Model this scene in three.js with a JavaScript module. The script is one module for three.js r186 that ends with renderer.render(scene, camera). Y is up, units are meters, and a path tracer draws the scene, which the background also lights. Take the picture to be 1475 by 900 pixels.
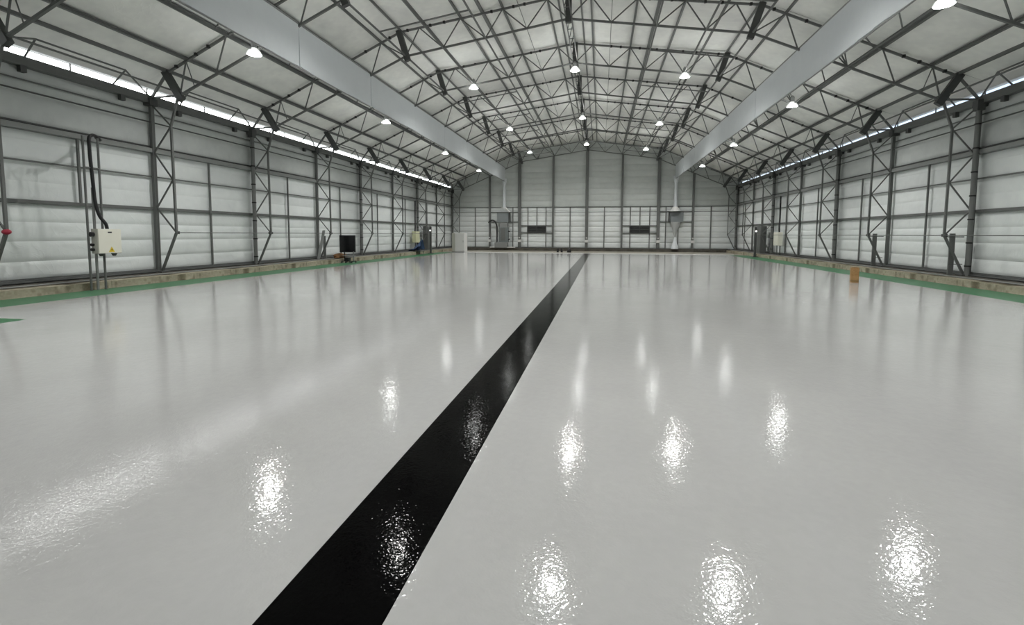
import * as THREE from 'three';
import { RoundedBoxGeometry } from 'three/addons/geometries/RoundedBoxGeometry.js';
import { mergeGeometries } from 'three/addons/utils/BufferGeometryUtils.js';

// ---------------------------------------------------------------- camera, sky, exposure
const scene = new THREE.Scene();
const renderer = new THREE.WebGLRenderer({ antialias: true });
renderer.toneMapping = THREE.LinearToneMapping;
renderer.toneMappingExposure = 1.0;
renderer.shadowMap.enabled = true;
const CY = 388.6, FOC = 693.08, HALF = 900 - CY;
const camera = new THREE.PerspectiveCamera(2 * Math.atan(HALF / FOC) * 180 / Math.PI, 1475 / (2 * HALF), 0.05, 300);
camera.setViewOffset(1475, 2 * HALF, 0, 2 * HALF - 900, 1475, 900);
camera.position.set(1.40, 1.69, 0);
camera.rotation.order = 'YXZ';
camera.rotation.set(-0.0741, 0.1818, 0.0036);
scene.add(camera);

// hazy daylight: whiter and brighter on the sun's side (left), bluer on the other; no disc
const SKY_POWER = 2.6;
{
  const W = 128, H = 64, d = new Float32Array(W * H * 4);
  const sun = new THREE.Vector3(-0.75, 0.62, -0.25).normalize(), v = new THREE.Vector3();
  for (let j = 0; j < H; j++) for (let i = 0; i < W; i++) {
    const th = ((j + 0.5) / H - 0.5) * Math.PI, ph = ((i + 0.5) / W - 0.5) * 2 * Math.PI;
    v.set(Math.cos(th) * Math.cos(ph), Math.sin(th), Math.cos(th) * Math.sin(ph));
    const c = Math.max(0, v.dot(sun)), glow = 7.5 * Math.pow(0.5 + 0.5 * v.dot(sun), 6) + 3.0 * Math.pow(c, 12);
    const up = Math.max(0, v.y), hz = Math.pow(1 - up, 3);
    const k = (j * W + i) * 4, g = v.y < 0 ? 0.5 : 1;
    d[k] = g * (0.25 + 0.2 * hz + glow); d[k + 1] = g * (0.36 + 0.17 * hz + glow * 0.985); d[k + 2] = g * (0.52 + 0.08 * hz + glow * 0.95); d[k + 3] = 1;
  }
  const t = new THREE.DataTexture(d, W, H, THREE.RGBAFormat, THREE.FloatType);
  t.mapping = THREE.EquirectangularReflectionMapping; t.magFilter = THREE.LinearFilter; t.minFilter = THREE.LinearFilter; t.needsUpdate = true;
  scene.background = t; scene.backgroundIntensity = SKY_POWER;
}
const LAMP_CANDELA = 65;
const LAMP_COLOR = new THREE.Color().setRGB(1.0, 0.99, 0.965);
const UPLIGHT_CANDELA = 2.3;                                           // what the translucent acrylic reflectors let through

// ---------------------------------------------------------------- helpers
let seed = 20241;
const rnd = () => { seed = (seed * 1664525 + 1013904223) >>> 0; return seed / 4294967296; };
const hash = (x, y, s) => { let n = (x * 374761393 + y * 668265263 + s * 1442695041) | 0; n = Math.imul(n ^ (n >>> 13), 1274126177); return ((n ^ (n >>> 16)) >>> 0) / 4294967296; };
function vnoise(x, y, px, py, s) {                                   // tileable value noise, periods px, py, range -1..1
  const xi = Math.floor(x), yi = Math.floor(y), fx = x - xi, fy = y - yi, m = (a, n) => ((a % n) + n) % n;
  const u = fx * fx * fx * (fx * (fx * 6 - 15) + 10), w = fy * fy * fy * (fy * (fy * 6 - 15) + 10);
  const a = hash(m(xi, px), m(yi, py), s), b = hash(m(xi + 1, px), m(yi, py), s), c = hash(m(xi, px), m(yi + 1, py), s), e = hash(m(xi + 1, px), m(yi + 1, py), s);
  return (a + (b - a) * u + (c - a) * w + (a - b - c + e) * u * w) * 2 - 1;
}
function finish(t, size, srgb) {
  t.wrapS = t.wrapT = THREE.RepeatWrapping; t.magFilter = THREE.LinearFilter; t.minFilter = THREE.LinearMipmapLinearFilter; t.generateMipmaps = true;
  if (srgb) t.colorSpace = THREE.SRGBColorSpace;
  t.repeat.set(1 / size, 1 / size); t.needsUpdate = true; return t;
}
function heightTex(n, size, fn) {                                    // fn(u, v in 0..1) -> metres; returns [texture, range]
  const f = new Float32Array(n * n); let lo = 1e9, hi = -1e9;
  for (let j = 0; j < n; j++) for (let i = 0; i < n; i++) { const h = fn(i / n, j / n); f[j * n + i] = h; lo = Math.min(lo, h); hi = Math.max(hi, h); }
  const d = new Uint8Array(n * n * 4);
  for (let k = 0; k < n * n; k++) { const b = Math.round(255 * (f[k] - lo) / (hi - lo)); d[4 * k] = d[4 * k + 1] = d[4 * k + 2] = b; d[4 * k + 3] = 255; }
  return [finish(new THREE.DataTexture(d, n, n), size, false), hi - lo];
}
function colorTex(n, size, fn) {                                     // fn -> [r,g,b] in sRGB 0..255
  const d = new Uint8Array(n * n * 4);
  for (let j = 0; j < n; j++) for (let i = 0; i < n; i++) { const c = fn(i / n, j / n), k = (j * n + i) * 4; for (let q = 0; q < 3; q++) d[k + q] = Math.max(0, Math.min(255, c[q])); d[k + 3] = 255; }
  return finish(new THREE.DataTexture(d, n, n), size, true);
}
const N = (u, v, p, s) => vnoise(u * p, v * p, p, p, s);

const taken = {};
function numbered(name) { const k = taken[name] = (taken[name] ?? -1) + 1; return k ? name + '_' + String(k).padStart(3, '0') : name; }
function tag(o, label, category, group) { o.userData.label = label; o.userData.category = category; if (group) o.userData.group = group; return o; }
function thing(name, label, category, pos = [0, 0, 0], group) {
  const o = new THREE.Group(); o.name = numbered(name); o.position.set(...pos); scene.add(o); return tag(o, label, category, group);
}
function struct(name) { const o = new THREE.Group(); o.name = name; o.userData.kind = 'structure'; scene.add(o); return o; }
function mesh(name, geo, mat, parent, pos) {
  const o = new THREE.Mesh(geo, mat); o.name = name; o.castShadow = o.receiveShadow = true; if (pos) o.position.set(...pos); parent.add(o); return o;
}
const GC = new THREE.CylinderGeometry(1, 1, 1, 10, 1), GB = new RoundedBoxGeometry(1, 1, 1, 1, 0.04), UPV = new THREE.Vector3(0, 1, 0);
const V = (x, y, z) => new THREE.Vector3(x, y, z);
function place(o, a, b, sx, sz) {
  const d = V(b[0] - a[0], b[1] - a[1], b[2] - a[2]), L = d.length();
  o.position.set((a[0] + b[0]) / 2, (a[1] + b[1]) / 2, (a[2] + b[2]) / 2);
  o.quaternion.setFromUnitVectors(UPV, d.normalize()); o.scale.set(sx, L, sz); return o;
}
const rod = (name, a, b, r, mat, parent) => place(mesh(name, GC, mat, parent), a, b, r, r);           // round bar
const tube = (name, a, b, w, mat, parent, w2) => place(mesh(name, GB, mat, parent), a, b, w, w2 ?? w);  // square section, w x w2
function box(name, x0, x1, y0, y1, z0, z1, mat, parent) {            // chamfered box with its uv in metres
  const g = boxGeo(x1 - x0, y1 - y0, z1 - z0, (x0 + x1) / 2, (y0 + y1) / 2, (z0 + z1) / 2);
  return mesh(name, g, mat, parent);
}
function boxGeo(w, h, d, cx, cy, cz) {
  const r = Math.min(0.012, w / 6, h / 6, d / 6), g = new RoundedBoxGeometry(w, h, d, 1, r); g.translate(cx, cy, cz);
  const p = g.attributes.position, n = g.attributes.normal, uv = g.attributes.uv;
  for (let i = 0; i < p.count; i++) {
    const ax = Math.abs(n.getX(i)), ay = Math.abs(n.getY(i)), az = Math.abs(n.getZ(i));
    if (ay >= ax && ay >= az) uv.setXY(i, p.getX(i), p.getZ(i)); else if (ax >= az) uv.setXY(i, p.getZ(i), p.getY(i)); else uv.setXY(i, p.getX(i), p.getY(i));
  }
  return g;
}
function curve(name, pts, r, mat, parent, seg = 40) {
  return mesh(name, new THREE.TubeGeometry(new THREE.CatmullRomCurve3(pts.map(p => V(...p)), false, 'centripetal'), seg, r, 8, false), mat, parent);
}
const ORD = ['', 'first', 'second', 'third', 'fourth', 'fifth', 'sixth', 'seventh', 'eighth', 'ninth', 'tenth', 'eleventh', 'twelfth'];

// ---------------------------------------------------------------- materials
const std = (o) => new THREE.MeshStandardMaterial(o);
const lin = (r, g, b) => new THREE.Color().setRGB(r, g, b);
const [peel, peelRange] = heightTex(1024, 2.0, (u, v) => 1e-3 * (
  0.11 * N(u, v, 60, 1) + 0.14 * N(u, v, 120, 2) + 0.13 * N(u, v, 230, 3) + 0.45 * N(u, v, 6, 4) + 0.20 * N(u, v, 17, 5)));
const floorTint = colorTex(512, 9, (u, v) => {
  const a = 2.0 * N(u, v, 5, 11) + 1.4 * N(u, v, 17, 12) + 1.6 * N(u, v, 220, 13); return [182 + a, 182 + a, 181 + a];
});
const gloss = { roughness: 0.06, bumpMap: peel, bumpScale: peelRange };
const M = {};
M.epoxy = new THREE.MeshPhysicalMaterial({ map: floorTint, ...gloss, ior: 1.62 });
M.black = new THREE.MeshPhysicalMaterial({ color: lin(0.0015, 0.0015, 0.0016), ...gloss, specularIntensity: 0.06 });
M.green = new THREE.MeshPhysicalMaterial({ color: lin(0.05, 0.165, 0.078), ...gloss, roughness: 0.4, specularIntensity: 0.5 });
M.steel = std({ color: lin(0.125, 0.13, 0.125), roughness: 0.55, metalness: 0.0 });
M.steelDark = std({ color: lin(0.06, 0.063, 0.061), roughness: 0.6, metalness: 0.0 });
M.steelLight = std({ color: lin(0.22, 0.228, 0.222), roughness: 0.5, metalness: 0.0 });
M.pipe = std({ color: lin(0.15, 0.155, 0.15), roughness: 0.45 });
M.clip = std({ color: lin(0.012, 0.012, 0.012), roughness: 0.6 });
const [crease, creaseRange] = heightTex(512, 2.4, (u, v) => {
  const w = 0.15 * N(u, v, 4, 21), d = (u + v * 0.6 + w);
  return 0.004 * N(u, v, 5, 22) + 0.0026 * N(u, v, 11, 23) + 0.0016 * (1 - Math.abs(N(u + w, v - w, 9, 24))) ** 3 + 0.0011 * (1 - Math.abs(N(u - w, v + w, 16, 25))) ** 4;
});
const clothTint = (r, g, b, s, k = 1) => colorTex(256, 6, (u, v) => { const a = k * (2.4 * N(u, v, 5, s) + 2.0 * N(u, v, 13, s + 1) + 1.6 * N(u, v, 40, s + 2)); return [r + a, g + a, b + a * 0.9]; });
const quilt = { bumpMap: crease, bumpScale: creaseRange, roughness: 0.62, side: THREE.DoubleSide };
M.quilt = [clothTint(222, 226, 225, 31), clothTint(218, 222, 221, 35), clothTint(225, 229, 228, 39)].map(map => std({ map, ...quilt }));
M.sheet = [clothTint(196, 200, 198, 43, 1.6), clothTint(192, 196, 194, 47, 1.6)].map(map => std({ map, ...quilt, roughness: 0.7 }));
M.gable = [clothTint(196, 201, 198, 51, 1.3), clothTint(191, 196, 193, 55, 1.3)].map(map => std({ map, ...quilt, roughness: 0.7 }));
M.roof = [clothTint(233, 234, 230, 59, 2.2), clothTint(229, 230, 226, 63, 2.2), clothTint(235, 236, 232, 67, 2.2)].map(map => std({ map, ...quilt, roughness: 0.75 }));
M.shell = std({ color: lin(0.30, 0.31, 0.305), roughness: 0.8 });
M.curtain = std({ map: clothTint(206, 211, 214, 71, 0.6), roughness: 0.55, bumpMap: crease, bumpScale: creaseRange * 0.35, side: THREE.DoubleSide });
M.concrete = std({ map: colorTex(512, 3.2, (u, v) => {
  const a = 9 * N(u, v, 6, 81) + 7 * N(u, v, 19, 82) + 6 * N(u, v, 70, 83), s = Math.max(0, N(u, v, 8, 84) - 0.15) * 110 + Math.max(0, N(u, v, 23, 85) - 0.45) * 70;
  return [160 + 1.3 * a - s, 153 + 1.3 * a - s, 134 + 1.2 * a - s];
}), roughness: 0.85 });
M.apron = std({ map: colorTex(512, 4, (u, v) => {
  const a = 7 * N(u, v, 5, 91) + 5 * N(u, v, 21, 92) + 4 * N(u, v, 80, 93); return [140 + a, 135 + a, 122 + a];
}), roughness: 0.35, bumpMap: peel, bumpScale: peelRange });
M.grime = std({ map: colorTex(256, 2.1, (u, v) => { const a = 12 * N(u, v, 6, 95) + 9 * N(u, v, 25, 96); return [82 + a, 79 + a, 72 + a]; }), roughness: 0.9 });
M.white = std({ color: lin(0.72, 0.72, 0.70), roughness: 0.35 });
M.cream = std({ color: lin(0.74, 0.73, 0.64), roughness: 0.4 });
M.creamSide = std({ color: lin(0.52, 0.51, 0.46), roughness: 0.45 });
M.rubber = std({ color: lin(0.01, 0.01, 0.011), roughness: 0.5 });
M.screen = std({ color: lin(0.004, 0.004, 0.005), roughness: 0.12 });
M.glass = new THREE.MeshPhysicalMaterial({ color: 0xffffff, transmission: 1, thickness: 0, roughness: 0.0, ior: 1.45, side: THREE.DoubleSide });
M.lens = std({ color: lin(0.9, 0.9, 0.9), roughness: 0.4, emissive: lin(0.97, 1, 0.97), emissiveIntensity: 40 });
M.bulb = std({ color: lin(0.9, 0.9, 0.9), roughness: 0.4, emissive: lin(1, 1, 0.97), emissiveIntensity: 1.3 });
M.acrylic = std({ color: lin(0.8, 0.8, 0.8), roughness: 0.3, emissive: lin(0.97, 1, 0.97), emissiveIntensity: 0.9, side: THREE.DoubleSide });

// ---------------------------------------------------------------- dimensions (x across, -z down the hangar)
const BAY = 5, Z0 = 14.74, FIRST = -3, LAST = 7;                     // portal frames
const zf = i => -(Z0 + BAY * i);
const ZBACK = -50.3, ZFRONT = 3.2, XW = 14.45;
const PL = 0.27;                                                     // plinth height
const roofY = x => { const a = Math.abs(x); return a < 7.05 ? 11.10 - 0.1348 * a : 10.15 - 0.4492 * (a - 7.05); };
const botY = x => { const a = Math.abs(x); return a < 6.8 ? 10.17 - 0.15 * a : 9.15 - 0.432 * (a - 6.8); };

// ---------------------------------------------------------------- floor
{
  const f = struct('floor');
  const zEnd = -43.4;
  box('epoxy_coating', -13.35, 13.35, -0.2, 0, zEnd, ZFRONT, M.epoxy, f);
  box('concrete_apron', -13.35, 13.35, -0.2, -0.002, ZBACK, zEnd, M.apron, f);
  box('black_stripe', -0.06, 0.50, -0.05, 0.0025, zEnd, ZFRONT, M.black, f).userData.label = 'glossy black centre stripe';
  for (const s of [-1, 1]) {
    const g = box('green_border', Math.min(s * 11.9, s * 13.3), Math.max(s * 11.9, s * 13.3), -0.05, 0.0022, -42.6, ZFRONT, M.green, f);
    g.userData.label = 'green painted border strip';
  }
  box('green_border', -11.9, -9.57, -0.05, 0.0022, -7.42, -5.9, M.green, f).userData.label = 'green painted cross strip';
  const t = struct('trim_1'); box('edge_strip', -12.5, 12.5, -0.02, 0.03, zEnd - 0.06, zEnd - 0.01, M.white, t);
}
// plinths: concrete kerb along both sides and the back, built in lengths
{
  let n = 2;
  for (const s of [-1, 1]) {
    const t = struct('trim_' + n++);
    for (let i = FIRST - 1; i < LAST; i++) for (let k = 0; k < 2; k++) {
      const z1 = i === FIRST - 1 ? ZFRONT - k * 1.5 : zf(i) - k * 2.5, z0 = i === FIRST - 1 ? (k ? zf(FIRST) : ZFRONT - 1.5) : z1 - 2.5;
      const e = 0.02 * (rnd() - 0.5), x0 = 13.32 + 0.05 * rnd();
      box('kerb_block', Math.min(s * x0, s * 14.6), Math.max(s * x0, s * 14.6), -0.2, PL - 0.05 + e, z0 + 0.006, z1 - 0.006, M.concrete, t);
      box('grimy_ledge', Math.min(s * 13.75, s * 14.6), Math.max(s * 13.75, s * 14.6), 0.1, PL + e * 0.4, z0 + 0.004, z1 - 0.004, M.grime, t);
    }
    for (const [x, y, r] of [[13.62, 0.26, 0.022], [14.18, 0.305, 0.035], [14.3, 0.33, 0.05]]) rod('conduit', [s * x, y, ZFRONT], [s * x, y, -49.2], r, x < 14 ? M.steelLight : M.steelDark, t);
  }
  const t = struct('trim_' + n);
  for (let k = 0; k < 8; k++) box('kerb_block', -14 + 3.5 * k + 0.005, -14 + 3.5 * (k + 1) - 0.005, -0.2, 0.27, -50.4, -49.45, M.grime, t);
  rod('conduit', [-13.5, 0.30, -49.6], [13.5, 0.30, -49.6], 0.05, M.steelDark, t);
}

// ---------------------------------------------------------------- wall sheets
function pillow(w, h, bulge, sag, s, nx = 22, ny = 8) {              // a quilted strip facing +z, origin at its lower left, uv in metres
  const g = new THREE.PlaneGeometry(w, h, nx, ny), p = g.attributes.position, uv = g.attributes.uv;
  for (let i = 0; i < p.count; i++) {
    const x = p.getX(i) + w / 2, y = p.getY(i) + h / 2, v = Math.min(1, Math.max(0, y / h)), u = Math.min(1, Math.max(0, x / w));
    const prof = Math.pow(Math.max(0, Math.sin(Math.PI * Math.pow(v, sag))), 0.6), ends = Math.min(1, Math.sin(Math.PI * u) * 6);
    const z = prof * bulge * (0.75 + 0.25 * ends) * (1 + 0.35 * vnoise(x * 0.9, v * 2 + s, 999, 999, s) + 0.12 * vnoise(x * 3, v * 4, 999, 999, s + 5));
    p.setXYZ(i, x, y, z); uv.setXY(i, x + s * 1.37, y + s * 0.61);
  }
  g.computeVertexNormals(); return g;
}
const pillowCache = {};
function pillowFor(w, h, bulge, sag, variant) { const k = [w.toFixed(3), h.toFixed(3), bulge, sag, variant].join(); return pillowCache[k] ??= pillow(w, h, bulge, sag, variant + 1); }
const ROWS = [[0.38, 0.87, 0.045, 'quilt'], [0.87, 1.44, 0.042, 'quilt'], [1.44, 1.98, 0.036, 'quilt'], [1.98, 2.50, 0.028, 'quilt'], [2.50, 3.12, 0.016, 'quilt'],
  [3.12, 3.68, 0.016, 'quilt'], [3.68, 4.26, 0.016, 'quilt'], [4.26, 4.52, 0.012, 'quilt'], [4.66, 5.58, 0.06, 'sheet'], [5.58, 5.90, 0.04, 'sheet'], [5.90, 6.28, 0.03, 'sheet']];
for (const s of [-1, 1]) {
  const side = s < 0 ? 'left' : 'right', w = struct('wall_' + side);
  box('wall_shell', Math.min(s * 14.56, s * 14.76), Math.max(s * 14.56, s * 14.76), -0.2, 6.5, ZBACK - 0.3, ZFRONT + 0.3, M.shell, w);
  for (let i = FIRST - 1; i < LAST; i++) ROWS.forEach(([y0, y1, b, kind], r) => {
    const za = i === FIRST - 1 ? ZFRONT : zf(i), L = i === FIRST - 1 ? ZFRONT - zf(FIRST) : BAY, mats = M[kind];
    const m = mesh('insulation_panel', pillowFor(L, y1 - y0, b, kind === 'quilt' ? 0.8 : 0.9, (i * 7 + r * 3 + (s > 0 ? 2 : 0) + 40) % 4), mats[(i * 5 + r * 2 + (s > 0 ? 1 : 0) + 40) % mats.length], w);
    m.rotation.y = s < 0 ? Math.PI / 2 : -Math.PI / 2;
    m.position.set(s * XW, y0, s < 0 ? za : za - L);
  });
  // last half metre up to the back wall
  ROWS.forEach(([y0, y1, b, kind], r) => {
    const L = zf(LAST) - ZBACK, m = mesh('insulation_panel', pillowFor(L, y1 - y0, b, 0.8, r % 4), M[kind][r % M[kind].length], w);
    m.rotation.y = s < 0 ? Math.PI / 2 : -Math.PI / 2; m.position.set(s * XW, y0, s < 0 ? zf(LAST) : ZBACK);
  });
  const xg = s * 14.34;
  const long = (name, y, wy, wx, mat, x = xg) => tube(name, [x, y, ZFRONT], [x, y, ZBACK + 0.05], wx, mat, w, wy);
  const rail = (name, y, hgt, dep, mat, x = xg) => box(name, Math.min(x, x + s * dep), Math.max(x, x + s * dep), y - hgt / 2, y + hgt / 2, ZBACK + 0.02, ZFRONT, mat, w);
  rail('base_channel', 0.335, 0.12, 0.12, M.steelDark, s * 14.36);
  rail('girt', 2.55, 0.11, 0.1, M.steel, s * 14.32);
  rail('girt', 3.68, 0.05, 0.06, M.steel, s * 14.33);
  rail('ledge_girt', 4.60, 0.15, 0.22, M.steelLight, s * 14.24);
  rod('conduit', [s * 14.3, 4.72, ZFRONT], [s * 14.3, 4.72, ZBACK + 0.05], 0.03, M.steelDark, w);
  rod('conduit', [s * 14.28, 5.58, ZFRONT], [s * 14.28, 5.58, ZBACK + 0.05], 0.025, M.steelDark, w);
  rail('eave_girt', 5.90, 0.03, 0.05, M.steel, s * 14.36);
  rail('eave_beam', 6.37, 0.26, 0.30, M.steel, s * 14.20);
  for (let i = -1; i <= LAST - 1; i++) for (const dz of [1.15, 3.95]) box('bracket', Math.min(s * 14.2, s * 14.34), Math.max(s * 14.2, s * 14.34), 6.06, 6.26, zf(i) - dz - 0.08, zf(i) - dz + 0.08, M.steelDark, w);
  for (let i = FIRST; i < LAST; i++) tube('mullion', [s * 14.31, s < 0 && i === -1 ? 2.6 : PL, zf(i) - 2.5], [s * 14.31, 4.53, zf(i) - 2.5], 0.06, M.steel, w);
  // clerestory strip: an opening over the eave beam, glazed pane by pane
  const win = struct(s < 0 ? 'window_1' : 'window_2');
  for (let i = FIRST; i < LAST; i++) for (let k = 0; k < 2; k++) {
    const z1 = zf(i) - 2.5 * k, z0 = z1 - 2.5;
    const g = new THREE.BoxGeometry(0.006, 0.30, 2.47); mesh('pane', g, M.glass, win, [s * 14.40, 6.645, (z0 + z1) / 2]);
    box('glazing_bar', Math.min(s * 14.38, s * 14.42), Math.max(s * 14.38, s * 14.42), 6.5, 6.76, z1 - 0.015, z1 + 0.015, M.steelLight, win);
  }
  box('solid_end', Math.min(s * 14.36, s * 14.5), Math.max(s * 14.36, s * 14.5), 6.49, 6.9, zf(FIRST), ZFRONT, M.shell, win);
  box('solid_end', Math.min(s * 14.36, s * 14.5), Math.max(s * 14.36, s * 14.5), 6.49, 6.9, ZBACK, zf(LAST), M.shell, win);
  box('eave_trim', Math.min(s * 14.40, s * 14.62), Math.max(s * 14.40, s * 14.62), s < 0 ? 6.79 : 6.73, 7.04, ZBACK - 0.3, ZFRONT + 0.3, M.white, win);
}

// ---------------------------------------------------------------- roof
{
  const c = struct('ceiling');
  const OFF = 0.17, brk = [0, 0.86, 2.66, 4.43, 7.05, 9.39, 11.15, 12.75, 14.5];
  const shape = new THREE.Shape(), pr = [[-14.64, roofY(14.64) + OFF + 0.05], [-7.05, 10.15 + OFF + 0.05], [0, 11.1 + OFF + 0.05], [7.05, 10.15 + OFF + 0.05], [14.64, roofY(14.64) + OFF + 0.05]];
  pr.forEach(([x, y], k) => k ? shape.lineTo(x, y) : shape.moveTo(x, y)); [...pr].reverse().forEach(([x, y]) => shape.lineTo(x, y + 0.12));
  const sg = new THREE.ExtrudeGeometry(shape, { depth: ZFRONT - ZBACK + 0.8, bevelEnabled: false }); sg.translate(0, 0, ZBACK - 0.4);
  mesh('roof_shell', sg, M.shell, c);
  for (const s of [-1, 1]) for (let q = 0; q < brk.length - 1; q++) for (let i = FIRST - 1; i <= LAST; i++) {
    const za = i === FIRST - 1 ? ZFRONT : zf(i), L = i === FIRST - 1 ? ZFRONT - zf(FIRST) : i === LAST ? zf(LAST) - ZBACK : BAY;
    const x0 = brk[q], x1 = brk[q + 1], wdt = Math.hypot(x1 - x0, roofY(x1) - roofY(x0));
    const key = 'roof' + [q, L.toFixed(2), (i + q + 8) % 3].join();
    const g = pillowCache[key] ??= pillow(L, wdt, 0.05, 1, (i + q + 8) % 3 + 3, 12, 6);
    const m = mesh('roof_panel', g, M.roof[(i * 2 + q + (s > 0) + 9) % 3], c);
    // local x runs along the hangar, local y up the slope, local z down into the room
    const lowx = s * x1, hix = s * x0, yl = roofY(x1) + OFF, yh = roofY(x0) + OFF, up = V(hix - lowx, yh - yl, 0).normalize();
    const along = s < 0 ? V(0, 0, -1) : V(0, 0, 1);
    let nz = V().crossVectors(along, up); let al = along;
    if (nz.y > 0) { al = along.clone().negate(); nz = V().crossVectors(al, up); }
    m.quaternion.setFromRotationMatrix(new THREE.Matrix4().makeBasis(al, up, nz));
    m.position.set(lowx, yl, al.z < 0 ? za : za - L);
  }
  const run = (name, x, y, w, mat = M.steel, round) => (round ? rod : tube)(name, [x, y, ZFRONT - 0.02], [x, y, -49.98], w, mat, c);
  for (const s of [-1, 1]) {
    for (const [x, w] of [[0.45, 0.07], [0.86, 0.07], [2.66, 0.08], [3.5, 0.12], [4.43, 0.08], [5.95, 0.08], [7.05, 0.07], [7.95, 0.08], [9.39, 0.08], [11.15, 0.12], [12.75, 0.11], [13.55, 0.10]]) run('purlin', s * x, roofY(x) + 0.085, w);
    for (const x of [3.36, 5.17, 6.8, 10.04]) run('bottom_tie', s * x, botY(x), x > 9 ? 0.06 : 0.055);
    run('wire', s * 1.66, botY(1.66), 0.012, M.steel, true);
    run('eave_tie', s * 13.3, 6.62, 0.03, M.steel, true);
    run('conduit', s * 11.0, roofY(11.0) - 0.02 + 0.02, 0.02, M.steelDark, true);
    run('conduit', s * 12.6, roofY(12.6) - 0.02, 0.018, M.steelDark, true);
    for (let i = FIRST; i < LAST; i++) {
      const z = zf(i) - 2.5;
      tube('cross_bar', [s * 3.36, botY(3.36), z], [s * 6.8, botY(6.8), z], 0.045, M.steel, c);
      // small longitudinal lattice beside the white fascia
      const p = (x, y, dz) => [s * x, y, zf(i) - dz];
      for (const [a, b] of [[0, 0.7], [1.75, 1.25], [3.25, 3.75], [5, 4.3]]) rod('lattice_bar', p(10.04, botY(10.04), a), p(9.39, roofY(9.39) + 0.02, b), 0.022, M.steel, c);
      rod('lattice_bar', p(10.04, botY(10.04), 0), p(11.15, roofY(11.15), 1.1), 0.022, M.steel, c);
    }
  }
  // ridge lattice girder
  run('ridge_chord', 0, 11.06, 0.06); 
  for (const s of [-1, 1]) run('ridge_chord', s * 0.11, 10.24, 0.04);
  for (let i = FIRST; i < LAST; i++) for (let k = 0; k < 5; k++) {
    const za = zf(i) - k - 0.15;
    for (const s of [-1, 1]) rod('lattice_bar', [s * 0.11, 10.24, za], [0, 11.04, za - 0.5], 0.016, M.steel, c);
    rod('lattice_bar', [-0.11, 10.24, za], [0.11, 10.24, za], 0.016, M.steel, c);
  }
}

// ---------------------------------------------------------------- back and front walls
function gableShape(extra) {
  const s = new THREE.Shape(); s.moveTo(-14.7, -0.2); s.lineTo(14.7, -0.2); s.lineTo(14.7, roofY(14.7) + extra);
  s.lineTo(7.05, 10.15 + extra); s.lineTo(0, 11.1 + extra); s.lineTo(-7.05, 10.15 + extra); s.lineTo(-14.7, roofY(14.7) + extra); s.closePath(); return s;
}
{
  const w = struct('wall_back');
  const g = new THREE.ExtrudeGeometry(gableShape(0.2), { depth: 0.2, bevelEnabled: false }); g.translate(0, 0, ZBACK - 0.32); mesh('wall_shell', g, M.shell, w);
  const posts = [-14.4, -10.2, -7.0, -3.5, -0.05, 3.46, 7.0, 10.28, 14.4];
  const lower = [0.30, 0.84, 1.38, 1.92, 2.46, 3.0, 3.55, 4.1, 4.48];
  for (let k = 0; k < 8; k++) {
    const x0 = posts[k], x1 = posts[k + 1], L = x1 - x0;
    for (let r = 0; r < lower.length - 1; r++) mesh('insulation_panel', pillowFor(L, lower[r + 1] - lower[r], 0.05, 0.8, (k + r * 3) % 4), M.quilt[(k * 2 + r) % 3], w, [x0, lower[r], ZBACK]);
    for (let r = 0; r < 12; r++) {
      const y0 = 4.52 + r * 0.6, top = Math.min(y0 + 0.6, 99), room = Math.max(roofY(x0), roofY(x1), x0 * x1 < 0 ? 11.1 : 0) + 0.15;
      if (y0 > room) continue;
      // cut each strip to the roof slope where it meets it
      const gg = pillow(L, 0.6, 0.045, 0.85, (k + r) % 4 + 1, 14, 5), p = gg.attributes.position;
      for (let q = 0; q < p.count; q++) { const lim = roofY(x0 + p.getX(q)) + 0.16 - y0; if (p.getY(q) > lim) p.setY(q, lim); }
      gg.computeVertexNormals(); mesh('cladding_panel', gg, M.gable[(k + r) % 2], w, [x0, y0, ZBACK]);
    }
  }
  box('ledge_girt', -14.4, 14.4, 4.46, 4.53, ZBACK, ZBACK + 0.12, M.steel, w);
  box('girt', -14.4, 14.4, 3.96, 4.02, ZBACK + 0.02, ZBACK + 0.07, M.steelLight, w);
  for (let k = 1; k < 8; k++) {
    const x = posts[k], big = k === 2 || k === 4 || k === 6, top = k === 4 ? 10.05 : botY(x) + (big ? 0.2 : 0.05), wd = big ? 0.30 : 0.19;
    box('wall_post', x - wd / 2, x + wd / 2, PL, top, -50.08, -49.86, M.steel, w);
  }
  const mu = (x, y0, y1, wd = 0.09) => box('mullion', x - wd / 2, x + wd / 2, y0, y1, ZBACK + 0.03, ZBACK + 0.13, M.steel, w);
  for (const [x, y0] of [[-11.85, PL], [-7.75, PL], [-6.15, PL], [-5.2, 2.62], [-4.25, PL], [-1.75, PL], [1.72, PL], [4.3, PL], [5.25, 2.62], [6.2, PL], [7.75, PL], [8.95, PL], [12.0, PL]]) mu(x, y0, 4.48);
  const rl = (x0, x1, y) => box('rail', x0, x1, y - 0.05, y + 0.05, ZBACK + 0.05, ZBACK + 0.15, M.steel, w);
  for (const [a, b] of [[-7, -3.5], [3.46, 7]]) { rl(a, b, 2.58); rl(a, b, 1.84); }
  for (const [a, b] of [[-10.2, -7], [7, 10.28]]) { rl(a, b, 3.98); rl(a, b, 2.95); }

  const f = struct('wall_front');
  const g2 = new THREE.ExtrudeGeometry(gableShape(0.2), { depth: 0.2, bevelEnabled: false }); g2.translate(0, 0, ZFRONT + 0.12); mesh('wall_shell', g2, M.gable[0], f);
}

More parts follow.
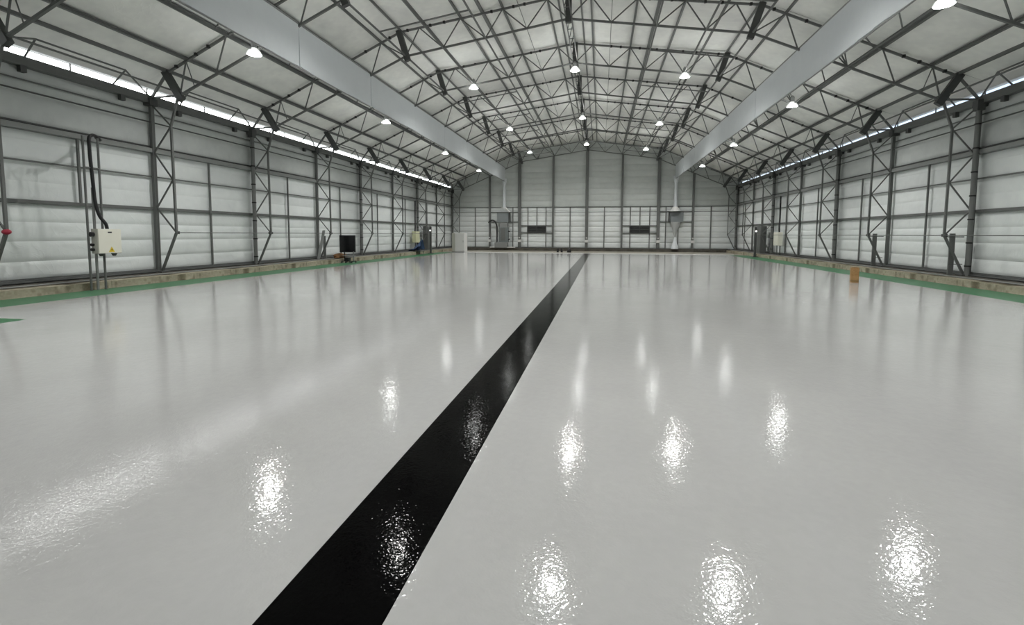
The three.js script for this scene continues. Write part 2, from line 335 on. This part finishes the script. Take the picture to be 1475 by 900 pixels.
// ---------------------------------------------------------------- portal frames: lattice columns and roof trusses
function buildColumn(s) {                                            // origin on the plinth under the outer post
  const g = new THREE.Group(), X = x => s * (x - 14.28), P = (x, y) => [X(x), y - PL, 0];
  tube('outer_post', P(14.28, PL), P(14.26, 6.44), 0.12, M.steel, g);
  const nodes = { O0: P(14.2, 6.15), I0: P(13.48, 5.42), O1: P(14.22, 4.52), I1: P(13.5, 3.56), O2: P(14.22, 2.58), I2: P(13.46, 1.70) };
  tube('inner_post', P(13.12, 6.45), nodes.I0, 0.068, M.steel, g);
  tube('inner_post', nodes.I0, nodes.I2, 0.068, M.steel, g);
  tube('foot_brace', nodes.I2, P(14.12, 0.34), 0.07, M.steel, g);
  for (const [a, b] of [['O0', 'I0'], ['I0', 'O1'], ['O1', 'I1'], ['I1', 'O2'], ['O2', 'I2']]) tube('diagonal', nodes[a], nodes[b], 0.042, M.steel, g);
  const bp = mesh('base_plate', boxGeo(0.46, 0.05, 0.34, 0, 0.025, 0), M.steelDark, g); bp.position.set(-s * 0.06, 0, 0);
  mesh('cap_plate', boxGeo(0.34, 0.24, 0.3, 0, 0, 0), M.steelDark, g, [s * 0.02, 6.26 - PL, 0]);
  return g;
}
function buildTruss() {                                              // origin at floor level under the ridge
  const g = new THREE.Group(), T = [0, 0.86, 2.66, 4.43, 6.2, 7.93, 9.39, 11.15, 12.75], B = [0, 1.66, 3.36, 5.17, 6.8, 8.37, 10.04, 11.6, 12.45, 13.05];
  const t = k => [T[k], roofY(T[k]), 0], b = k => [B[k], botY(B[k]), 0], KT = [7.05, 10.15, 0], GT = [13.55, 7.23, 0], E = [14.22, 6.42, 0];
  for (const s of [-1, 1]) {
    const m = ([x, y, z]) => [s * x, y, z], R = (n, p, q, r) => rod(n, m(p), m(q), r, M.steel, g);
    tube('top_chord', m([0, 11.1, 0]), m(KT), 0.072, M.steel, g); tube('top_chord', m(KT), m(GT), 0.072, M.steel, g); tube('top_chord', m(GT), m(E), 0.072, M.steel, g);
    tube('bottom_chord', m(b(0)), m(b(4)), 0.072, M.steel, g); tube('bottom_chord', m(b(4)), m(b(9)), 0.072, M.steel, g); tube('eave_strut', m(b(9)), m(E), 0.06, M.steel, g);
    for (const [p, q] of [[1, 0], [1, 1], [2, 1], [2, 2], [3, 2], [3, 3], [4, 3], [4, 4], [5, 4], [5, 5], [6, 5], [6, 6], [7, 7], [8, 9]]) R('web_bar', t(p), b(q), 0.026);
    R('web_bar', t(8), b(8), 0.016);
    // deep channel gussets at knee and eave
    const ch = (p, q, w) => { const gs = tube('gusset', m(p), m(q), w, M.steelDark, g, 0.16); return gs; };
    ch([7.12, 10.22, 0], [6.72, 8.95, 0], 0.24); ch([13.62, 7.3, 0], [12.98, 6.28, 0], 0.24);
    for (const x of [1.75, 2.2, 3.1, 3.9, 5.1, 5.7, 6.7, 7.5, 8.6, 10.2, 11.8, 12.3, 13.1]) { const c = mesh('clamp', GB, M.clip, g, [s * x, roofY(x) - 0.02, 0.05]); c.scale.set(0.09, 0.1, 0.09); }
  }
  tube('ridge_gusset', [0, 11.14, 0], [0, 10.02, 0], 0.24, M.steelDark, g, 0.18);
  return g;
}
const clipGeo = new THREE.CylinderGeometry(0.095, 0.095, 0.05, 12);
const nBack = i => LAST + 1 - i;
const colProto = { '-1': buildColumn(-1), 1: buildColumn(1) }, trussProto = buildTruss();
for (let i = LAST; i >= FIRST; i--) {
  const where = i === LAST ? 'standing against the back wall' : `${ORD[nBack(i)]} from the back wall`;
  for (const s of [-1, 1]) {
    const side = s < 0 ? 'left' : 'right', c = colProto[s].clone(); c.name = numbered('lattice_column'); c.position.set(s * 14.28, PL, zf(i)); scene.add(c);
    tag(c, `dark steel lattice column along the ${side} wall, ${where}`, 'column', `lattice columns along the ${side} wall`);
    if (s < 0 && i === -1) { const k = mesh('red_cap', new THREE.SphereGeometry(0.09, 12, 8), std({ color: lin(0.33, 0.02, 0.045), roughness: 0.5 }), c, [0.82, 1.43, 0]); k.scale.set(1.25, 0.8, 1); k.userData.label = 'dark red cap'; }
    if (i % 2 !== 0) {
      const d = new THREE.Group(); d.name = 'downpipe'; d.userData.label = 'grey round downpipe with black clips'; d.position.set(-s * 0.12, 0, 0.14); c.add(d);
      rod('pipe', [0, 0, 0], [0, 5.9, 0], 0.08, M.pipe, d);
      tube('hopper_head', [0, 5.72, 0], [0, 6.08, 0], 0.24, M.steelDark, d);
      for (let k = 0; k < 7; k++) mesh('clip', clipGeo, M.clip, d, [0, 0.35 + 0.82 * k, 0]);
    }
  }
  const t = trussProto.clone(); t.name = numbered('roof_truss'); t.position.set(0, 0, zf(i)); scene.add(t);
  tag(t, `dark steel gambrel roof truss spanning the hall, ${i === LAST ? 'on the back wall posts' : where}`, 'truss', 'roof trusses');
}
// bent pipe braces over the eave windows, one for each bay
for (let i = FIRST; i < LAST; i++) for (const s of [-1, 1]) {
  const side = s < 0 ? 'left' : 'right';
  const o = thing('eave_brace', `bent pipe brace above the ${side} eave window between ${ORD[nBack(i + 1)]} and ${ORD[nBack(i)]} columns from back`, 'brace', [s * 13.95, 6.98, zf(i) - 2.5], `${side} eave braces`);
  const q = (x, y, z) => [s * (x - 13.95), y - 6.98, z];
  rod('top_rail', q(13.95, 6.98, 1.2), q(13.95, 6.98, -1.35), 0.028, M.steel, o);
  rod('strut', q(13.95, 6.98, 1.2), q(13.06, 6.5, 2.42), 0.026, M.steel, o);
  rod('strut', q(13.95, 6.98, 1.2), q(14.3, 6.5, 1.25), 0.026, M.steel, o);
  rod('strut', q(13.95, 6.98, -1.35), q(14.22, 6.46, -2.4), 0.026, M.steel, o);
  rod('strut', q(13.95, 6.98, -1.35), q(14.3, 6.5, -1.2), 0.026, M.steel, o);
}
// tie bars at the kink of the inner posts
for (const s of [-1, 1]) for (let i = FIRST; i < LAST; i++) {
  if (s < 0 && i < 0) continue;
  const o = thing('tie_bar', `thin horizontal tie bar on the ${s < 0 ? 'left' : 'right'} side between ${ORD[nBack(i + 1)]} and ${ORD[nBack(i)]} columns from back`, 'bar', [s * 13.47, 1.70, zf(i) - 2.5], 'low tie bars between columns');
  rod('bar', [0, 0, 2.44], [0, 0, -2.44], 0.016, M.steel, o);
  for (const d of [-1, 1]) tube('end_clip', [0, -0.05, d * 2.42], [0, 0.05, d * 2.42], 0.07, M.steelDark, o);
}

// ---------------------------------------------------------------- white fascia curtains hung under the trusses, with their drops at the back
for (const s of [-1, 1]) {
  const side = s < 0 ? 'left' : 'right';
  const o = thing('hanging_fascia', `long white ${side} fascia curtain hung under the roof trusses`, 'curtain', [s * 8.45, 7.17, 0]);
  const top = 1.32, zs = [ZFRONT - 0.1]; for (let i = FIRST; i < LAST; i++) zs.push(zf(i)); zs.push(-49.3);
  for (let k = 0; k < zs.length - 1; k++) {
    const L = zs[k] - zs[k + 1] - 0.008, g = new THREE.BoxGeometry(0.05, top, L, 1, 8, 14), p = g.attributes.position, uv = g.attributes.uv;
    for (let i = 0; i < p.count; i++) {
      const z = p.getZ(i), y = p.getY(i), u = z / L + 0.5, low = 0.5 - y / top;
      const wave = low * (0.02 * Math.sin(u * Math.PI * 2 + k * 1.7) + 0.012 * Math.sin(u * 15 + k));
      p.setX(i, p.getX(i) + wave); p.setY(i, y - low * 0.035 * Math.sin(Math.PI * u) * (1 + 0.4 * Math.sin(k * 2.3)));
      uv.setXY(i, z + k * 1.9, y);
    }
    g.computeVertexNormals(); mesh('curtain_panel', g, M.curtain, o, [0, top / 2, (zs[k] + zs[k + 1]) / 2]);
  }
  rod('top_rail', [0, top + 0.03, ZFRONT - 0.1], [0, top + 0.03, -49.3], 0.04, M.steelLight, o);
  rod('bottom_rail', [-s * 0.01, -0.06, ZFRONT - 0.1], [-s * 0.01, -0.06, -49.3], 0.022, M.steelLight, o);
  for (let i = FIRST; i <= LAST - 1; i++) rod('hanger', [0, top, zf(i)], [0, botY(8.45) - 7.17, zf(i)], 0.02, M.steel, o);
  // drop
  const d = thing('curtain_drop', `narrow white drop with flared foot at the back end of ${side} fascia`, 'curtain', [s * 8.55, 4.42, -49.6]);
  const lathe = (pts, n = 20) => new THREE.LatheGeometry(pts.map(([r, y]) => new THREE.Vector2(r, y)), n);
  mesh('shoulder', lathe([[0.13, 1.9], [0.15, 2.3], [0.24, 2.75], [0.26, 3.0]]), M.curtain, d);
  mesh('sleeve', lathe([[0.2, 0.0], [0.17, 0.3], [0.155, 1.0], [0.14, 1.9]]), M.curtain, d);
  if (s > 0) { mesh('flared_foot', lathe([[0.56, -0.44], [0.5, -0.4], [0.3, -0.1], [0.2, 0.0]]), M.white, d); }
  else { rod('flared_foot', [0.1, 0.02, 0.1], [0.55, -0.42, 0.1], 0.09, M.white, d); tube('flared_foot', [-0.3, 0, 0.1], [0.25, 0, 0.1], 0.1, M.white, d); }
}

// ---------------------------------------------------------------- high-bay lamps
function buildLamp(hang) {                                           // origin at the lens
  const g = new THREE.Group(), L = (pts, n = 24) => new THREE.LatheGeometry(pts.map(([r, y]) => new THREE.Vector2(r, y)), n);
  mesh('reflector', L([[0.225, 0.0], [0.24, 0.005], [0.2, 0.09], [0.1, 0.2], [0.09, 0.2]]), M.acrylic, g);
  mesh('lens', L([[0, 0.01], [0.15, 0.012], [0.225, 0.02], [0.2, 0.04], [0, 0.045]]), M.lens, g);
  mesh('housing', L([[0, 0.46], [0.06, 0.45], [0.085, 0.4], [0.09, 0.2], [0, 0.2]]), M.steelLight, g);
  rod('stem', [0, 0.44, 0], [0, hang, 0], 0.015, M.steelDark, g);
  return g;
}
const lampRows = [[-10.02, 7.6, 'outside the left white fascia'], [-5.17, 9.17, 'left of the ridge'], [0, 9.76, 'under the ridge'], [5.2, 9.17, 'right of the ridge'], [9.98, 7.6, 'outside the right white fascia']];
for (const i of [6, 4, 2, 0, -2]) for (const [x, y, where] of lampRows) {
  const g = buildLamp(Math.max(0.5, botY(x) - y)); g.name = numbered('high_bay_lamp'); g.position.set(x, y, zf(i) + 0.1); scene.add(g);
  tag(g, `bright high-bay lamp ${where} on the ${ORD[nBack(i)]} truss from back wall`, 'lamp', 'high-bay lamps');
  const l = new THREE.SpotLight(LAMP_COLOR, LAMP_CANDELA, 0, 1.3, 0.9, 2); l.name = 'lamp_light'; l.position.set(0, -0.16, 0); l.shadow.radius = 7; l.castShadow = true;
  l.target.name = 'lamp_target'; l.target.position.set(0, -3, 0); g.add(l); g.add(l.target);
  const u = new THREE.PointLight(LAMP_COLOR, UPLIGHT_CANDELA, 0, 2); u.name = 'reflector_light'; u.position.set(0.0, 0.13, 0.0); u.shadow.radius = 4; u.castShadow = true; g.add(u);
}

// ---------------------------------------------------------------- things along the walls
{ // electrical box on its pipe stand, its door facing the hall
  const o = thing('electrical_box', 'cream electrical box with yellow warning triangle on a pipe stand', 'box', [-13.15, 0, -11.7]);
  for (const [dz, r] of [[0.22, 0.03], [-0.2, 0.03]]) rod('stand_pipe', [0, 0, dz], [0, 4.44, dz], r, M.steel, o);
  rod('stand_pipe', [-0.06, 0, -0.02], [-0.06, 3.0, -0.02], 0.035, M.steelLight, o);
  rod('stand_crossbar', [0.02, 3.56, 0.22], [0.02, 3.56, -0.2], 0.018, M.steel, o);
    const b = new THREE.Group(); b.name = 'enclosure'; b.position.set(0.16, 1.44, -0.16); b.rotation.y = Math.PI / 2 - 0.06; o.add(b);
  mesh('body', boxGeo(0.66, 0.72, 0.24, 0, 0, 0), M.creamSide, b); mesh('door', boxGeo(0.64, 0.70, 0.03, 0, 0, 0.13), M.cream, b);
  mesh('badge', boxGeo(0.11, 0.04, 0.01, 0, 0.26, 0.148), M.rubber, b);
  const tri = new THREE.Shape(); tri.moveTo(-0.085, 0); tri.lineTo(0.085, 0); tri.lineTo(0, 0.16); tri.closePath();
  const tg = new THREE.ExtrudeGeometry(tri, { depth: 0.004, bevelEnabled: false }); tg.translate(0.03, -0.32, 0.145);
  mesh('warning_sign', tg, std({ color: lin(0.72, 0.52, 0.02), roughness: 0.5 }), b);
  const bolt = new THREE.Shape([[0.012, 0.1], [-0.02, 0.055], [0, 0.055], [-0.012, 0.02], [0.022, 0.066], [0.002, 0.066]].map(p => new THREE.Vector2(...p)));
  const bg = new THREE.ExtrudeGeometry(bolt, { depth: 0.002, bevelEnabled: false }); bg.translate(0.03, -0.315, 0.1492); mesh('warning_bolt', bg, M.rubber, b);
  for (const [y, r] of [[0.2, 0.07], [-0.1, 0.04], [-0.24, 0.045]]) { const k = mesh('knob', new THREE.CylinderGeometry(r, r * 0.9, 0.08, 16), M.rubber, b, [-0.365, y, -0.03]); k.rotation.z = Math.PI / 2; }
  for (const dx of [-0.16, 0.2]) mesh('cable_gland', new THREE.CylinderGeometry(0.08, 0.04, 0.08, 14), M.steelDark, b, [dx, -0.4, 0]);
  curve('cable', [[-0.9, 4.62, -0.9], [-0.3, 4.46, -0.52], [-0.1, 4.47, -0.3], [-0.03, 4.52, -0.12], [0.0, 4.45, 0.02], [0.01, 4.1, 0.05], [0.02, 3.2, 0.02], [0.03, 2.5, -0.02], [0.06, 2.15, -0.1], [0.12, 1.95, -0.2], [0.14, 1.78, -0.22]], 0.045, M.rubber, o, 70);
}
{ // brown carton on the right
  const o = thing('brown_carton', 'small brown upright carton standing on the floor by the right green border', 'carton', [10.4, 0, -19.2]); o.rotation.y = -0.25;
  const brown = std({ map: colorTex(128, 0.5, (u, v) => { const a = 10 * N(u, v, 5, 101) + 8 * N(u, v, 20, 102); return [158 + a, 124 + a, 80 + a]; }), roughness: 0.8 });
  mesh('body', boxGeo(0.24, 0.53, 0.22, 0, 0.265, 0), brown, o);
  for (const d of [-1, 1]) { const f = mesh('top_flap', boxGeo(0.23, 0.008, 0.105, 0, 0, 0), brown, o, [0, 0.538, d * 0.054]); f.rotation.x = d * -0.12; }
  mesh('tape', boxGeo(0.245, 0.03, 0.225, 0, 0.06, 0), std({ color: lin(0.14, 0.11, 0.04), roughness: 0.6 }), o);
}
{ // black screen on a trolley
  const o = thing('screen_trolley', 'black flat screen on a wheeled stand beside the left kerb', 'screen', [-12.95, 0, -25.6]);
  const p = new THREE.Group(); p.name = 'display'; p.position.set(0, 1.1, 0); p.rotation.y = 0.15; o.add(p);
  mesh('bezel', boxGeo(0.92, 0.98, 0.07, 0, 0, 0), M.rubber, p); mesh('screen', boxGeo(0.84, 0.9, 0.01, 0, 0, 0.037), M.screen, p);
  for (const x of [-0.2, 0.36]) tube('stand_leg', [x, 0.1, 0], [x, 0.65, 0], 0.05, x < 0 ? M.rubber : M.steelLight, o);
  box('shelf', -0.25, 0.42, 0.40, 0.43, -0.2, 0.2, M.steelLight, o);
  for (const x of [-0.24, 0.0, 0.36]) { const f = tube('foot', [x, 0.1, -0.25], [x, 0.1, 0.25], 0.05, M.rubber, o); for (const z of [-0.24, 0.24]) { const c = mesh('castor', new THREE.CylinderGeometry(0.05, 0.05, 0.04, 14), M.rubber, o, [x, 0.05, z]); c.rotation.z = Math.PI / 2; } }
  box('equipment', -0.15, 0.1, 0.1, 0.32, -0.15, 0.12, M.rubber, o);
}
{ // rust-brown bundle on the left plinth
  const g = new THREE.IcosahedronGeometry(1, 3), p = g.attributes.position;
  for (let i = 0; i < p.count; i++) { const v = V().fromBufferAttribute(p, i), k = 1 + 0.22 * vnoise(v.x * 2 + 9, v.y * 2 + v.z * 1.3 + 9, 99, 99, 7); p.setXYZ(i, v.x * 0.2 * k, Math.max(-0.1, v.y * 0.16 * k), v.z * 0.62 * k); }
  g.computeVertexNormals();
  tag(mesh(numbered('tarp_bundle'), g, std({ color: lin(0.16, 0.075, 0.025), roughness: 0.85 }), scene, [-13.62, PL + 0.1, -25.9]), 'rust brown tarpaulin bundle on the kerb left of the screen', 'bundle');
}
{ // boards leaning at the left columns
  for (const [x, z, dx, dz, y, lab] of [[-13.86, -24.1, -0.1, -0.75, 1.86, 'pale grey board leaning at the left column beside the brown bundle'], [-14.0, -24.95, 0.0, 0.0, 1.55, 'short upright grey plank beside the leaning board on left kerb']]) {
    const o = thing('loose_board', lab, 'board', [x, PL, z], 'loose boards'); tube('board', [0, 0, 0], [dx, y - PL, dz], 0.16, M.steelLight, o, 0.04);
  }
  for (const [z, lab] of [[-19.95, 'upright grey plank beside the nearest right column with a downpipe'], [-24.95, 'upright grey plank by the right column nearest the brown carton']]) {
    const o = thing('loose_board', lab, 'board', [13.85, PL, z], 'loose boards'); tube('board', [0, 0, 0], [0, 1.5, 0], 0.17, M.pipe, o, 0.05); rod('tie', [-0.3, 1.38, 0.02], [0.35, 1.38, 0.02], 0.018, M.steel, o); rod('tie', [-0.1, 0.4, 0.02], [0.35, 0.4, 0.02], 0.016, M.steel, o);
  }
}
{ // blue tarpaulin on a low frame
  const o = thing('blue_tarp', 'blue tarpaulin heaped over a low trolley by the left kerb', 'tarp', [-13.5, 0, -37.6]);
  const g = new THREE.PlaneGeometry(1.5, 1.2, 18, 12), p = g.attributes.position;
  for (let i = 0; i < p.count; i++) {
    const u = p.getX(i) / 1.5 + 0.5, v = p.getY(i) / 1.2 + 0.5, hgt = 0.3 + 0.95 * Math.pow(u, 1.4) * Math.sin(Math.PI * Math.min(1, v * 0.8 + 0.15)) + 0.07 * vnoise(u * 6, v * 6, 99, 99, 3);
    p.setXYZ(i, (u - 0.55) * 1.1, hgt, (0.5 - v) * 1.0 + 0.06 * vnoise(u * 5, v * 4, 99, 99, 4));
  }
  g.computeVertexNormals(); mesh('sheet', g, std({ color: lin(0.055, 0.095, 0.2), roughness: 0.6, side: THREE.DoubleSide }), o);
  box('trolley_deck', -0.6, 0.5, 0.24, 0.3, -0.5, 0.5, M.steelDark, o);
  for (const x of [-0.45, 0.4]) for (const z of [-0.4, 0.4]) { tube('leg', [x, 0.05, z], [x, 0.26, z], 0.05, M.steelDark, o); }
}
for (const s of [-1, 1]) { // wall boxes, post lamps and dark switch cabinets near the far end
  const side = s < 0 ? 'left' : 'right';
  const b = thing('wall_box', `pale ${s < 0 ? 'yellow' : 'cream'} distribution box on pipes along the ${side} wall`, 'box', [s * 13.95, PL, s < 0 ? -38.6 : -37.6]);
  const yc = 1.42 - PL; mesh('body', boxGeo(0.32, 0.95, 0.9, 0, yc, 0), s < 0 ? std({ color: lin(0.6, 0.6, 0.38), roughness: 0.5 }) : M.cream, b); mesh('door', boxGeo(0.02, 0.86, 0.8, -s * 0.165, yc, 0), s < 0 ? std({ color: lin(0.68, 0.68, 0.46), roughness: 0.5 }) : M.cream, b);
  for (const z of [-0.3, 0.3]) rod('stand_pipe', [0.05, 0, z], [0.05, yc - 0.45, z], 0.035, M.steelDark, b);
  curve('cable', [[0, yc + 0.46, 0.2], [0, yc + 0.9, 0.15], [s * 0.1, yc + 1.6, -0.1], [s * 0.12, 4.2, -0.2]], 0.06, M.rubber, b);
  const c = thing('switch_cabinet', `tall dark grey switch cabinet near the ${side} far corner`, 'cabinet', [s * 13.85, PL, s < 0 ? -41.0 : -40.9]);
  mesh('body', boxGeo(0.42, 2.1, 1.0, 0, 1.05, 0), M.steel, c); mesh('door', boxGeo(0.03, 1.9, 0.44, -s * 0.22, 1.05, 0.24), M.steel, c); mesh('door', boxGeo(0.03, 1.9, 0.44, -s * 0.22, 1.05, -0.24), M.steel, c);
  const l = thing('post_lamp', `small white lamp on a dark post before the ${side} switch cabinet`, 'lamp', [s * 13.05, 0, -39.7]);
  tube('post', [0, 0, 0], [0, 2.3, 0], 0.14, M.steelDark, l); mesh('base_plate', boxGeo(0.4, 0.05, 0.4, 0, 0.025, 0), M.steelDark, l);
  mesh('bulb', new THREE.SphereGeometry(0.07, 16, 12), M.bulb, l, [0, 1.98, 0.12]); mesh('hood', boxGeo(0.2, 0.03, 0.2, 0, 2.09, 0.12), M.steelDark, l);
  const pl = new THREE.PointLight(LAMP_COLOR, 0.08, 0, 2); pl.name = 'bulb_light'; pl.position.set(0, 1.98, 0.12); pl.shadow.radius = 3; pl.castShadow = true; l.add(pl);
}
{ // white cabinet in the far left corner
  const o = thing('white_cabinet', 'white metal cabinet standing on the floor in far left corner', 'cabinet', [-11.65, 0, -43.2]); o.rotation.y = -0.05;
  mesh('body', boxGeo(1.2, 1.75, 0.9, 0, 0.9, -0.45), M.white, o); mesh('door', boxGeo(0.84, 1.66, 0.03, 0.16, 0.92, 0.01), M.white, o); mesh('side_panel', boxGeo(0.3, 1.7, 0.02, -0.45, 0.9, 0.008), M.creamSide, o);
  mesh('plinth', boxGeo(1.18, 0.1, 0.88, 0, 0.05, -0.45), M.steel, o); mesh('handle', boxGeo(0.03, 0.16, 0.03, 0.5, 1.0, 0.035), M.steelDark, o);
}
{ // back wall fittings
  for (const [s, lab] of [[-1, 'dark louvred vent in the back wall left of the ridge post'], [1, 'dark louvred vent in the back wall right of the ridge post']]) {
    const o = thing('wall_vent', lab, 'vent', [s * 5.22, 1.84, ZBACK + 0.14]);
    mesh('opening', boxGeo(1.86, 0.66, 0.04, 0, 0.36, -0.03), M.rubber, o);
    for (const y of [0.03, 0.69]) mesh('frame', boxGeo(1.98, 0.06, 0.1, 0, y, 0), M.steelDark, o);
    for (const x of [-0.96, 0, 0.96]) mesh('frame', boxGeo(0.06, 0.66, 0.1, x, 0.36, 0), M.steelDark, o);
    for (let k = 0; k < 5; k++) { const b = mesh('blade', boxGeo(1.86, 0.02, 0.1, 0, 0, 0), M.steelDark, o, [0, 0.12 + k * 0.12, 0.01]); b.rotation.x = 0.6; }
  }
  const px = { '-10.2': 'left of the grey machine', '-7': 'right of the grey machine', '-0.05': 'in line with the ridge', 7: 'left of the white flared drop', 10.28: 'right of the white flared drop' };
  for (const [x, w] of Object.entries(px)) {
    const o = thing('socket_box', `small white socket box low on the back wall post ${w}`, 'socket box', [+x, 0.86, -49.82], 'socket boxes on back wall posts');
    mesh('body', boxGeo(0.34, 0.26, 0.12, 0, 0.13, 0), M.white, o); mesh('cover', boxGeo(0.28, 0.2, 0.02, 0, 0.13, 0.065), M.white, o); mesh('indicator', new THREE.SphereGeometry(0.07, 12, 8), M.white, o, [0, 0.46, 0]); rod('stem', [0, 0.26, 0], [0, 0.42, 0], 0.02, M.steelLight, o);
  }
  { // grey hoods on the wall below the drops
    for (const [s, lab] of [[-1, 'grey sheet metal hood on back wall above the grey machine'], [1, 'grey sheet metal hood under the flared white drop']]) {
      const o = thing('wall_hood', lab, 'hood', [s * 8.75, 2.9, -49.9]);
      const gm = std({ color: lin(0.2, 0.22, 0.225), roughness: 0.6 });
      mesh('body', boxGeo(1.2, 1.02, 0.5, 0, 0.51, -0.05), gm, o); mesh('flange', boxGeo(1.28, 0.06, 0.56, 0, 1.0, -0.05), M.steel, o); mesh('flange', boxGeo(1.28, 0.06, 0.56, 0, 0.02, -0.05), M.steel, o);
      tube('side_arm', [-s * 0.75, 0.0, 0], [-s * 0.72, 1.1, 0], 0.14, M.steelDark, o);
    }
    const c = thing('tied_cloth', 'tied cloth hanging below the grey hood, narrow at its waist', 'cloth', [8.55, 0.3, -49.4]);
    const L = pts => new THREE.LatheGeometry(pts.map(p => new THREE.Vector2(...p)), 18);
    mesh('upper_cloth', L([[0.06, 1.15], [0.2, 1.7], [0.42, 2.4], [0.46, 2.62]]), std({ color: lin(0.42, 0.435, 0.43), roughness: 0.8, side: THREE.DoubleSide }), c);
    mesh('lower_cloth', L([[0.36, 0.0], [0.33, 0.25], [0.16, 0.7], [0.06, 1.15]]), M.curtain, c);
    const m = thing('grey_machine', 'grey machine cabinet with arched black hose by the back wall', 'machine', [-8.75, PL, -49.55]);
    const gd = std({ color: lin(0.15, 0.17, 0.17), roughness: 0.5 });
    mesh('cabinet', boxGeo(0.95, 1.55, 0.5, 0.15, 1.35, -0.1), gd, m); mesh('door', boxGeo(0.5, 1.3, 0.03, 0.1, 1.4, 0.16), M.steel, m); mesh('base', boxGeo(1.35, 0.55, 0.6, -0.1, 0.28, 0), M.steelLight, m); mesh('top_duct', boxGeo(0.8, 0.6, 0.4, 0.15, 2.3, -0.15), M.steelLight, m);
    for (const y of [0.9, 1.7]) mesh('valve', new THREE.CylinderGeometry(0.06, 0.06, 0.2, 12), M.rubber, m, [0.72, y, 0]).rotation.z = Math.PI / 2;
    curve('hose', [[-0.55, 0.5, 0.1], [-0.55, 1.6, 0.1], [-0.58, 2.3, 0.1], [-0.8, 2.75, 0.1], [-1.15, 2.85, 0.05], [-1.5, 2.62, 0.0]], 0.075, M.rubber, m);
    rod('feed_pipe', [-1.3, 0.05, 0.2], [1.4, 0.05, 0.2], 0.05, M.white, m);
  }
  for (const [x, r, h, lab] of [[-2.55, 0.1, 0.42, 'slim dark canister on the concrete strip, leftmost of three'], [-2.18, 0.1, 0.42, 'slim dark canister on the concrete strip, middle of three'], [-1.5, 0.2, 0.36, 'squat dark canister on the concrete strip nearest the ridge post']]) {
    const o = thing('dark_canister', lab, 'canister', [x, 0, -45.2], 'dark canisters on the concrete strip');
    mesh('body', new THREE.LatheGeometry([[0, 0], [r * 0.95, 0], [r, 0.02], [r, h * 0.75], [r * 0.55, h * 0.9], [r * 0.5, h * 0.92], [0, h * 0.92]].map(p => new THREE.Vector2(...p)), 16), M.rubber, o);
    mesh('cap', new THREE.CylinderGeometry(r * 0.45, r * 0.48, h * 0.12, 14), M.steelDark, o, [0, h * 0.96, 0]);
  }
}

scene.traverse(o => { if (o.isMesh) { o.castShadow = true; o.receiveShadow = true; } });
renderer.render(scene, camera);
